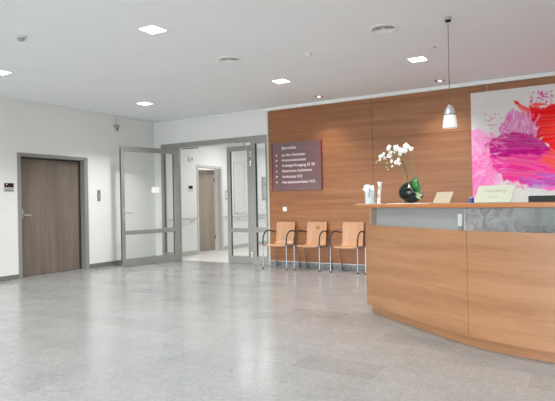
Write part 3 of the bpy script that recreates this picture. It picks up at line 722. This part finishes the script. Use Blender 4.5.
# ------------------------------------------------------------------ abstract painting (colours laid on the canvas itself)
CW, CH, DX = 2.10, 1.75, .0085
nx, nz = int(CW/DX), int(CH/DX)
U, V = np.meshgrid(np.linspace(0, CW, nx), np.linspace(0, CH, nz))
img = np.ones((nz, nx, 3))*np.array(srgb(214, 212, 210)[:3])
def noise2(sx_, sz_):
    g = rng.random((max(2, int(CH/sz_)+2), max(2, int(CW/sx_)+2)))
    gy = V/CH*(g.shape[0]-1.001); gx = U/CW*(g.shape[1]-1.001); iy = gy.astype(int); ix = gx.astype(int); fy = gy-iy; fx = gx-ix
    fx = fx*fx*(3-2*fx); fy = fy*fy*(3-2*fy)
    return (g[iy, ix]*(1-fx)+g[iy, ix+1]*fx)*(1-fy)+(g[iy+1, ix]*(1-fx)+g[iy+1, ix+1]*fx)*fy
def uv(px, py):
    d = px-471; u = .0148*d-.0000131*d*d; z = 1.195+(199-(px-470)*.019-py)*(.01562-.0000133*d)
    return np.array((u, z-1.09))
def stroke(p0, p1, w, col, alpha=.8, bend=0, streak=.6, ragged=.25):
    a, c = uv(*p0), uv(*p1); d = c-a; L = np.linalg.norm(d)+1e-6; d = d/L; n = np.array((-d[1], d[0]))
    s = (U-a[0])*d[0]+(V-a[1])*d[1]; q = (U-a[0])*n[0]+(V-a[1])*n[1]
    tt = s/L; q = q-bend*L*4*tt*(1-tt)
    k = rng.random(64); e0 = rng.random(64)*ragged; e1 = rng.random(64)*ragged
    qi = (q/w*.5+.5)*63; qq = np.clip(qi, 0, 62.99); i0 = qq.astype(int); f = qq-i0
    kk = k[i0]*(1-f)+k[i0+1]*f; s0 = e0[i0]*(1-f)+e0[i0+1]*f; s1 = 1-(e1[i0]*(1-f)+e1[i0+1]*f)
    m = (np.abs(q) < w)*np.clip((tt-s0)*18, 0, 1)*np.clip((s1-tt)*18, 0, 1)*np.clip((1-np.abs(q)/w)*5, 0, 1)
    m = m*alpha*(1-streak*kk)
    col = np.array(srgb(*col)[:3]); img[:] = img*(1-m[..., None])+col*m[..., None]
def rnd(c, v=14): return tuple(int(min(255, max(0, x+random.uniform(-v, v)))) for x in c)
ru = random.uniform

def region(poly, col, alpha, warp=.03, soft=.012, streak=.3, ang=0):
    streak *= .6; alpha = min(1, alpha*1.08); col = tuple(max(0, c-16) if c < 200 else c for c in col)
    P = np.array([uv(*p) for p in poly]); X = U+warp*2*(noise2(.06, .06)-.5)+warp*(noise2(.02, .02)-.5); Z = V+warp*2*(noise2(.06, .06)-.5)+warp*(noise2(.02, .02)-.5)
    inside = np.zeros_like(U, bool); dist = np.full_like(U, 9.)
    for i in range(len(P)):
        (x0, z0), (x1, z1) = P[i], P[(i+1) % len(P)]
        c = ((z0 > Z) != (z1 > Z)) & (X < (x1-x0)*(Z-z0)/(z1-z0+1e-9)+x0); inside ^= c
        dx, dz = x1-x0, z1-z0; t = np.clip(((X-x0)*dx+(Z-z0)*dz)/(dx*dx+dz*dz+1e-9), 0, 1)
        dist = np.minimum(dist, np.hypot(X-x0-t*dx, Z-z0-t*dz))
    m = np.where(inside, np.clip(.5+dist/soft, 0, 1), np.clip(.5-dist/soft, 0, 1))
    ca_, sa_ = math.cos(ang), math.sin(ang); q = -U*sa_+V*ca_; s_ = U*ca_+V*sa_
    k = rng.random(400); qi = (q+2.5)*85+3*noise2(.15, .15); i0 = qi.astype(int) % 399; f = qi-np.floor(qi)
    st = k[i0]*(1-f)+k[i0+1]*f
    m = m*alpha*(1-streak*st); img[:] = img*(1-m[..., None])+np.array(srgb(*col)[:3])*m[..., None]
region([(468, 134), (478, 128), (486, 132), (495, 137), (502, 150), (500, 172), (503, 182), (490, 192), (468, 204)], (242, 150, 208), .75, .035, .03, .75, 2.2)
region([(468, 160), (480, 152), (494, 156), (498, 170), (490, 186), (468, 200)], (238, 110, 180), .6, .03, .05, .7, 1.2)
region([(498, 137), (502, 124), (509, 114), (515, 109), (521, 111), (529, 116), (536, 122), (541, 134), (525, 137)], (214, 128, 192), .85, .03, .02, .75, 1.1)
region([(486, 150), (503, 152), (525, 150), (545, 148), (642, 156), (642, 182), (560, 186), (530, 185), (513, 182), (500, 178), (492, 168)], (228, 80, 160), .95, .03, .02, .3, -.12)
region([(484, 146), (492, 139), (504, 134), (520, 132.5), (533, 135), (543, 141), (553, 153), (540, 155), (520, 154), (503, 158), (490, 156)], (198, 40, 142), .95, .016, .018, .3, -.08)
region([(515, 178), (540, 173), (560, 174), (642, 172), (642, 187), (548, 189), (530, 188)], (186, 108, 192), .8, .02, .03, .6, .05)
region([(540, 160), (552, 146), (642, 146), (642, 172), (556, 174)], (240, 118, 78), .85, .02, .07, .5, -.1)
region([(529, 105), (540, 108), (556, 104), (642, 100), (642, 152), (560, 152), (549, 147), (542, 139), (536, 136), (538, 128), (531, 119)], (222, 28, 42), .97, .02, .01, .25, .1)
region([(514, 101), (518, 101), (526, 107), (536, 111), (544, 118), (538, 121), (528, 117), (520, 109)], (232, 66, 72), .85, .012, .008, .6, -.7)
# brush texture over the fields
for i in range(70):
    a = math.radians(ru(75, 240)); r_ = ru(8, 26); x0, y0 = ru(478, 490), ru(148, 178)
    stroke((x0, y0), (max(471, x0+math.cos(a)*r_), y0-math.sin(a)*r_), ru(.006, .024), rnd(random.choice([(246, 176, 218), (236, 112, 184), (248, 204, 224), (240, 150, 204), (238, 130, 194)])), .5, ru(-.08, .08), .5)
for i in range(60):
    x0 = ru(492, 512); y0 = ru(136, 172); stroke((x0, y0), (x0-ru(6, 15), y0-ru(-4, 7)), ru(.005, .016), rnd(random.choice([(240, 140, 200), (222, 80, 165), (244, 170, 212)])), .55, ru(-.1, .1), .5)
for i in range(60):
    x0 = ru(499, 536); y0 = ru(118, 137); stroke((x0, y0), (x0+ru(-4, 10), y0-ru(5, 14)), ru(.004, .016), rnd(random.choice([(234, 190, 216), (200, 88, 168), (224, 210, 214), (212, 120, 186)])), .6, ru(-.2, .2), .6)
for i in range(50):
    y = ru(150, 180); x0 = ru(498, 560); stroke((x0, y), (x0+ru(12, 34), y+ru(-1, 5)), ru(.006, .02), rnd(random.choice([(238, 118, 184), (216, 60, 150), (232, 84, 150), (240, 110, 130)])), .5, ru(-.1, .1), .5)
for i in range(26):
    y = ru(136, 152); x0 = ru(494, 530); stroke((x0, y), (x0+ru(10, 24), y+ru(-1, 6)), ru(.005, .016), rnd(random.choice([(184, 34, 136), (210, 66, 160)])), .45, ru(0, .12), .5)
for i in range(40):
    y = ru(108, 146); x0 = ru(536, 600)+max(0, y-130)*.5; stroke((x0, y), (x0+ru(12, 30), y+ru(-3, 4)), ru(.008, .022), rnd(random.choice([(236, 50, 50), (204, 18, 36), (232, 70, 44)]), 6), .5, ru(-.1, .1), .5)
for i in range(22):
    x0 = ru(512, 590); y = ru(176, 187); stroke((x0, y), (x0+ru(12, 26), y+ru(-2, 2)), ru(.005, .016), rnd(random.choice([(170, 118, 204), (222, 96, 170), (204, 150, 206)])), .6, ru(-.1, .1), .5)
for i in range(14): x0 = ru(503, 530); y0 = ru(181, 186); stroke((x0, y0), (x0+ru(1, 6), y0+ru(2, 7)), ru(.006, .012), rnd((236, 104, 176)), .85, ru(-.2, .2), .2)
for i in range(12): stroke((ru(532, 545), ru(188, 192)), (ru(552, 590), ru(185, 189)), ru(.005, .010), rnd((238, 110, 190)), .7, 0, .3)
for i in range(9): stroke((ru(526, 537), ru(103, 109)), (ru(542, 553), ru(103, 108)), ru(.006, .016), rnd((240, 74, 78)), .75, ru(-.1, .1), .5)
stroke((515, 101.5), (518.5, 104), .018, (226, 30, 40), .95, 0, .1, 0)
# splatter
def dots(x0, x1, y0, y1, n, col, r0, r1):
    for i in range(n):
        c = uv(ru(x0, x1), ru(y0, y1)); m = (((U-c[0])**2+((V-c[1])*ru(.7, 1.4))**2) < ru(r0, r1)**2)*.8; img[:] = img*(1-m[..., None])+np.array(srgb(*rnd(col))[:3])*m[..., None]
dots(482, 510, 112, 134, 34, (214, 70, 140), .005, .013)
dots(530, 553, 91, 103, 50, (206, 50, 150), .005, .014)
for i in range(8): stroke((ru(532, 548), ru(94, 102)), (ru(540, 553), ru(90, 98)), .008, (204, 44, 150), .8)
dots(498, 508, 178, 184, 8, (200, 60, 140), .006, .011)
lum = img.mean(2, keepdims=True); img = lum+(img-lum)*1.12; img *= (1+.10*(noise2(.05, .012)-.5))[..., None]
img = np.clip(img, 0, 1)
me = bpy.data.meshes.new('painted_face')
verts = [(float(U[j, i]), -.031, float(V[j, i])) for j in range(nz) for i in range(nx)]
faces = [(j*nx+i, j*nx+i+1, (j+1)*nx+i+1, (j+1)*nx+i) for j in range(nz-1) for i in range(nx-1)]
me.from_pydata(verts, [], faces)
ca = me.color_attributes.new('pigment', 'FLOAT_COLOR', 'POINT')
ca.data.foreach_set('color', np.concatenate([img.reshape(-1, 3), np.ones((nx*nz, 1))], 1).astype(np.float32).ravel())
pm = mat('painted_canvas', (.8, .8, .8, 1), .7, spec=.2, bump=.25, nscale=160); nt = pm.node_tree
at_ = nt.nodes.new('ShaderNodeVertexColor'); at_.layer_name = 'pigment'; nt.links.new(at_.outputs['Color'], nt.nodes['Principled BSDF'].inputs['Base Color'])
me.materials.append(pm)
pc = thing('abstract_painting', 'large abstract canvas of pink, magenta and red brush strokes on the wood wall', 'painting', (-1.58, YB, 1.09))
po = bpy.data.objects.new('painted_face', me); C.objects.link(po); po.parent = pc
MB().box((0, -.0305, 0), (CW, -.002, CH)).build('stretched_canvas', mat('canvas_side', (.78, .78, .77, 1), .8), pc)
for x in (.236, CW-.236): MB().tube([(x, -.012, CH), (x, -.012, ZC-.06-1.09)], .0022, 6).build('hanging_wire', M['steel'], pc)

# ------------------------------------------------------------------ ceiling fittings
glow = mat('lamp_diffuser', (1, 1, 1, 1), .5, emit=(1, .99, .96, 1), es=14)
def downlight(label, x, y, grp='square ceiling downlights', power=34):
    t = thing('ceiling_downlight', label, 'ceiling light', (x, y, ZC), 0, grp)
    s = .098; b = MB()
    for a, c in (((-s-.014, -s-.014), (s+.014, -s)), ((-s-.014, s), (s+.014, s+.014)), ((-s-.014, -s), (-s, s)), ((s, -s), (s+.014, s))): b.box((a[0], a[1], -.004), (c[0], c[1], .0))
    b.build('frame', M['trimwhite'], t)
    MB().box((-s, -s, -.003), (s, s, -.0005)).build('diffuser', glow, t)
    l = bpy.data.lights.new('downlight_lamp', 'AREA'); l.shape = 'SQUARE'; l.size = .19; l.energy = power; l.spread = math.radians(125); l.color = (1, .995, .985)
    o = bpy.data.objects.new('downlight_lamp', l); C.objects.link(o); o.location = (x, y, ZC-.006)
lx = [-6.80, -3.90, -1.90, 1.0]
downlight('glowing square downlight nearest the camera, at the top of the view', -3.868, 4.045)
downlight('glowing square downlight in the far left corner above the glass doors', -6.829, 6.90, power=52)
downlight('glowing square downlight cut by the left edge of the view', -6.77, 4.18)
downlight('glowing square downlight above the directory sign', -3.955, 6.82, power=24)
downlight('glowing square downlight above the counter, left of the pendant lamp', -1.89, 6.79, power=28)
for x, y in ((1.0, 6.8), (-1.9, 4.1), (1.0, 4.1), (-6.8, 1.4), (-3.9, 1.4), (-1.9, 1.4), (1.0, 1.4), (-6.8, -1.4), (-3.9, -1.4), (-1, -1.4)):
    downlight('square ceiling downlight outside the view', x, y, 'square ceiling downlights out of view', 24)

def vent(label, x, y):
    t = thing('air_diffuser', label, 'vent', (x, y, ZC+.0015), 0, 'round ceiling air diffusers')
    MB().lathe([(.165, 0), (.165, -.006), (.125, -.014), (.112, -.004), (.112, 0)], 40).build('flange', M['trimwhite'], t, smooth=True)
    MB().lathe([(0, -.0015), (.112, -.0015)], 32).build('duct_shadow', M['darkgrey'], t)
    for r in (.088, .062, .036): MB().lathe([(r, -.003), (r+.014, -.010), (r+.010, -.012), (r-.004, -.004)], 36).build('ring', M['trimwhite'], t, smooth=True)
    MB().lathe([(0, -.012), (.02, -.010), (.022, -.003), (0, -.003)], 24).build('hub', M['trimwhite'], t, smooth=True)
vent('round white ceiling air diffuser left of centre, above the glass doors', -3.893, 5.416)
vent('round white ceiling air diffuser at the top, left of the pendant cord', -1.85, 5.37)

def washer(label, x, y):
    t = thing('recessed_spotlight', label, 'ceiling light', (x, y, ZC), 0, 'round recessed spotlights along the wood wall')
    MB().lathe([(.082, 0), (.082, -.004), (.066, -.006), (.060, -.001), (.060, 0)], 32).build('bezel', M['chrome'], t, smooth=True)
    MB().lathe([(0, -.001), (.060, -.001)], 28).build('reflector', M['greyplastic'], t)
    MB().lathe([(0, -.012), (.022, -.010), (.026, -.002), (0, -.002)], 20).build('lamp', mat('spot_lamp', (1, 1, 1, 1), .4, emit=(1, .96, .9, 1), es=4), t, smooth=True)
    l = bpy.data.lights.new('wall_wash_lamp', 'SPOT'); l.energy = 95; l.spot_size = math.radians(112); l.spot_blend = 1; l.shadow_soft_size = .05; l.color = (1, .94, .86)
    o = bpy.data.objects.new('wall_wash_lamp', l); C.objects.link(o); o.location = (x, y, ZC-.03); o.rotation_euler = (math.radians(-6), 0, 0)
washer('round recessed spotlight near the wood wall above the directory sign', -4.0, 8.19)
washer('round recessed spotlight near the wood wall, left of the pendant cord', -1.95, 8.20)
washer('round recessed spotlight near the wood wall above the painting, outside the view', .1, 8.20)

def detector(label, x, y, s=1, dark=True):
    t = thing('smoke_detector', label, 'detector', (x, y, ZC))
    MB().lathe([(0, 0), (.058*s, 0), (.058*s, -.018*s), (.045*s, -.024*s), (0, -.024*s)], 28).build('base', mat('aged_white_plastic', (.66, .66, .63, 1), .5), t, smooth=True)
    MB().lathe([(0, -.024*s), (.036*s, -.024*s), (.036*s, -.042*s), (.028*s, -.050*s), (0, -.052*s)], 24).build('sensor', M['greyplastic'] if dark else M['whiteplastic'], t, smooth=True)
detector('smoke detector on the ceiling near the top left corner', -5.161, 3.424, 1.0)
detector('small pale smoke detector on the ceiling between the two air diffusers', -2.932, 5.727, .9, False)
t = thing('sprinkler_head', 'tiny grey sprinkler head on the ceiling left of the pendant cord', 'sprinkler', (-1.562, 6.365, ZC+.001))
MB().lathe([(0, 0), (.024, 0), (.024, -.003), (0, -.003)], 20).build('escutcheon', M['steel'], t)
MB().lathe([(0, -.003), (.006, -.003), (.006, -.009), (.011, -.010), (.011, -.012), (0, -.012)], 16).build('deflector', M['steel'], t)

# pendant
pdx, pdy = -1.192, 5.395
t = thing('pendant_lamp', 'white glass pendant lamp with silver cap hanging over the counter', 'lamp', (pdx, pdy, 1.905))
hz = ZC-1.905
MB().lathe([(0, hz), (.034, hz), (.034, hz-.03), (.028, hz-.034), (0, hz-.034)], 24).build('canopy', M['steel'], t, smooth=True)
MB().lathe([(0, hz-.034), (.029, hz-.034), (.027, hz-.048), (0, hz-.048)], 24).build('canopy_base', M['black'], t, smooth=True)
MB().tube([(0, 0, .22), (0, 0, hz-.04)], .0034, 8).build('cord', M['darkgrey'], t)
MB().lathe([(.070, .002), (.0715, .012), (.068, .05), (.062, .09), (.056, .128), (.052, .130), (.0, .130)], 36).build('shade', mat('opal_glass', (.9, .9, .88, 1), .25, emit=(1, .98, .95, 1), es=.25), t, smooth=True)
MB().lathe([(0, .001), (.069, .003)], 36).build('shade_bottom', bpy.data.materials['opal_glass'], t)
MB().lathe([(.0565, .126), (.0575, .131), (.0565, .137)], 36).build('collar', M['darkgrey'], t, smooth=True)
MB().lathe([(.055, .136), (.050, .165), (.040, .195), (.025, .218), (.010, .230), (0, .232)], 36).build('cap', mat('satin_silver', (.72, .72, .72, 1), .3, metal=.7), t, smooth=True)

# ------------------------------------------------------------------ light
def area(name, loc, rot, sx_, sy_, e, col=(1, 1, 1), spread=180):
    l = bpy.data.lights.new(name, 'AREA'); l.shape = 'RECTANGLE'; l.size = sx_; l.size_y = sy_; l.energy = e; l.color = col; l.spread = math.radians(spread)
    o = bpy.data.objects.new(name, l); C.objects.link(o); o.location = loc; o.rotation_euler = rot; return o
for i in range(0, 8, 2):
    area('window_daylight', ((xs[i]+xs[i+1])/2, YF-.16, 1.55), (math.radians(118), 0, 0), 2.3, 2.3, 80, (.94, .975, 1))  # unseen fill added in the window openings, tilted up to brighten the ceiling
    area('window_skylight', ((xs[i]+xs[i+1])/2, YF-.15, 1.75), (math.radians(74), 0, 0), 2.3, 1.9, 36, (.97, .985, 1), 44)  # added narrow fill that shapes the brightness gradient up the back wall
area('corridor_lamp', (-6.7, 10.5, cz-.01), (0, 0, 0), 1.2, .3, 34)
area('corridor_lamp', (-6.7, 13.6, cz-.01), (0, 0, 0), 1.2, .3, 34)
area('side_room_lamp', (-10.1, 10.7, cz-.01), (0, 0, 0), 1.5, 1.5, 75)
w = bpy.data.worlds.new('daylight'); sc.world = w; w.use_nodes = True
w.node_tree.nodes['Background'].inputs[0].default_value = (.85, .93, 1, 1); w.node_tree.nodes['Background'].inputs[1].default_value = 1.5

# ------------------------------------------------------------------ camera
f_px, yaw, pitch, roll, hh = 526.9662, -0.5364, 0.0041, -0.0189, 1.1948
F = Vector((math.sin(yaw)*math.cos(pitch), math.cos(yaw)*math.cos(pitch), math.sin(pitch)))
r = Vector((math.cos(yaw), -math.sin(yaw), 0)); u = r.cross(F)
r2 = r*math.cos(roll)+u*math.sin(roll); u2 = -r*math.sin(roll)+u*math.cos(roll)
cam = bpy.data.cameras.new('camera'); co = bpy.data.objects.new('camera', cam); C.objects.link(co)
co.matrix_world = Matrix(((r2.x, u2.x, -F.x, 0), (r2.y, u2.y, -F.y, 0), (r2.z, u2.z, -F.z, hh), (0, 0, 0, 1)))
cam.sensor_width = 36; cam.lens = f_px*36/555; cam.clip_start = .05; cam.clip_end = 100
sc.camera = co
sc.view_settings.view_transform = 'Standard'; sc.view_settings.look = 'None'; sc.view_settings.gamma = 1
sc.view_settings.use_curve_mapping = False; sc.view_settings.exposure = -0.17
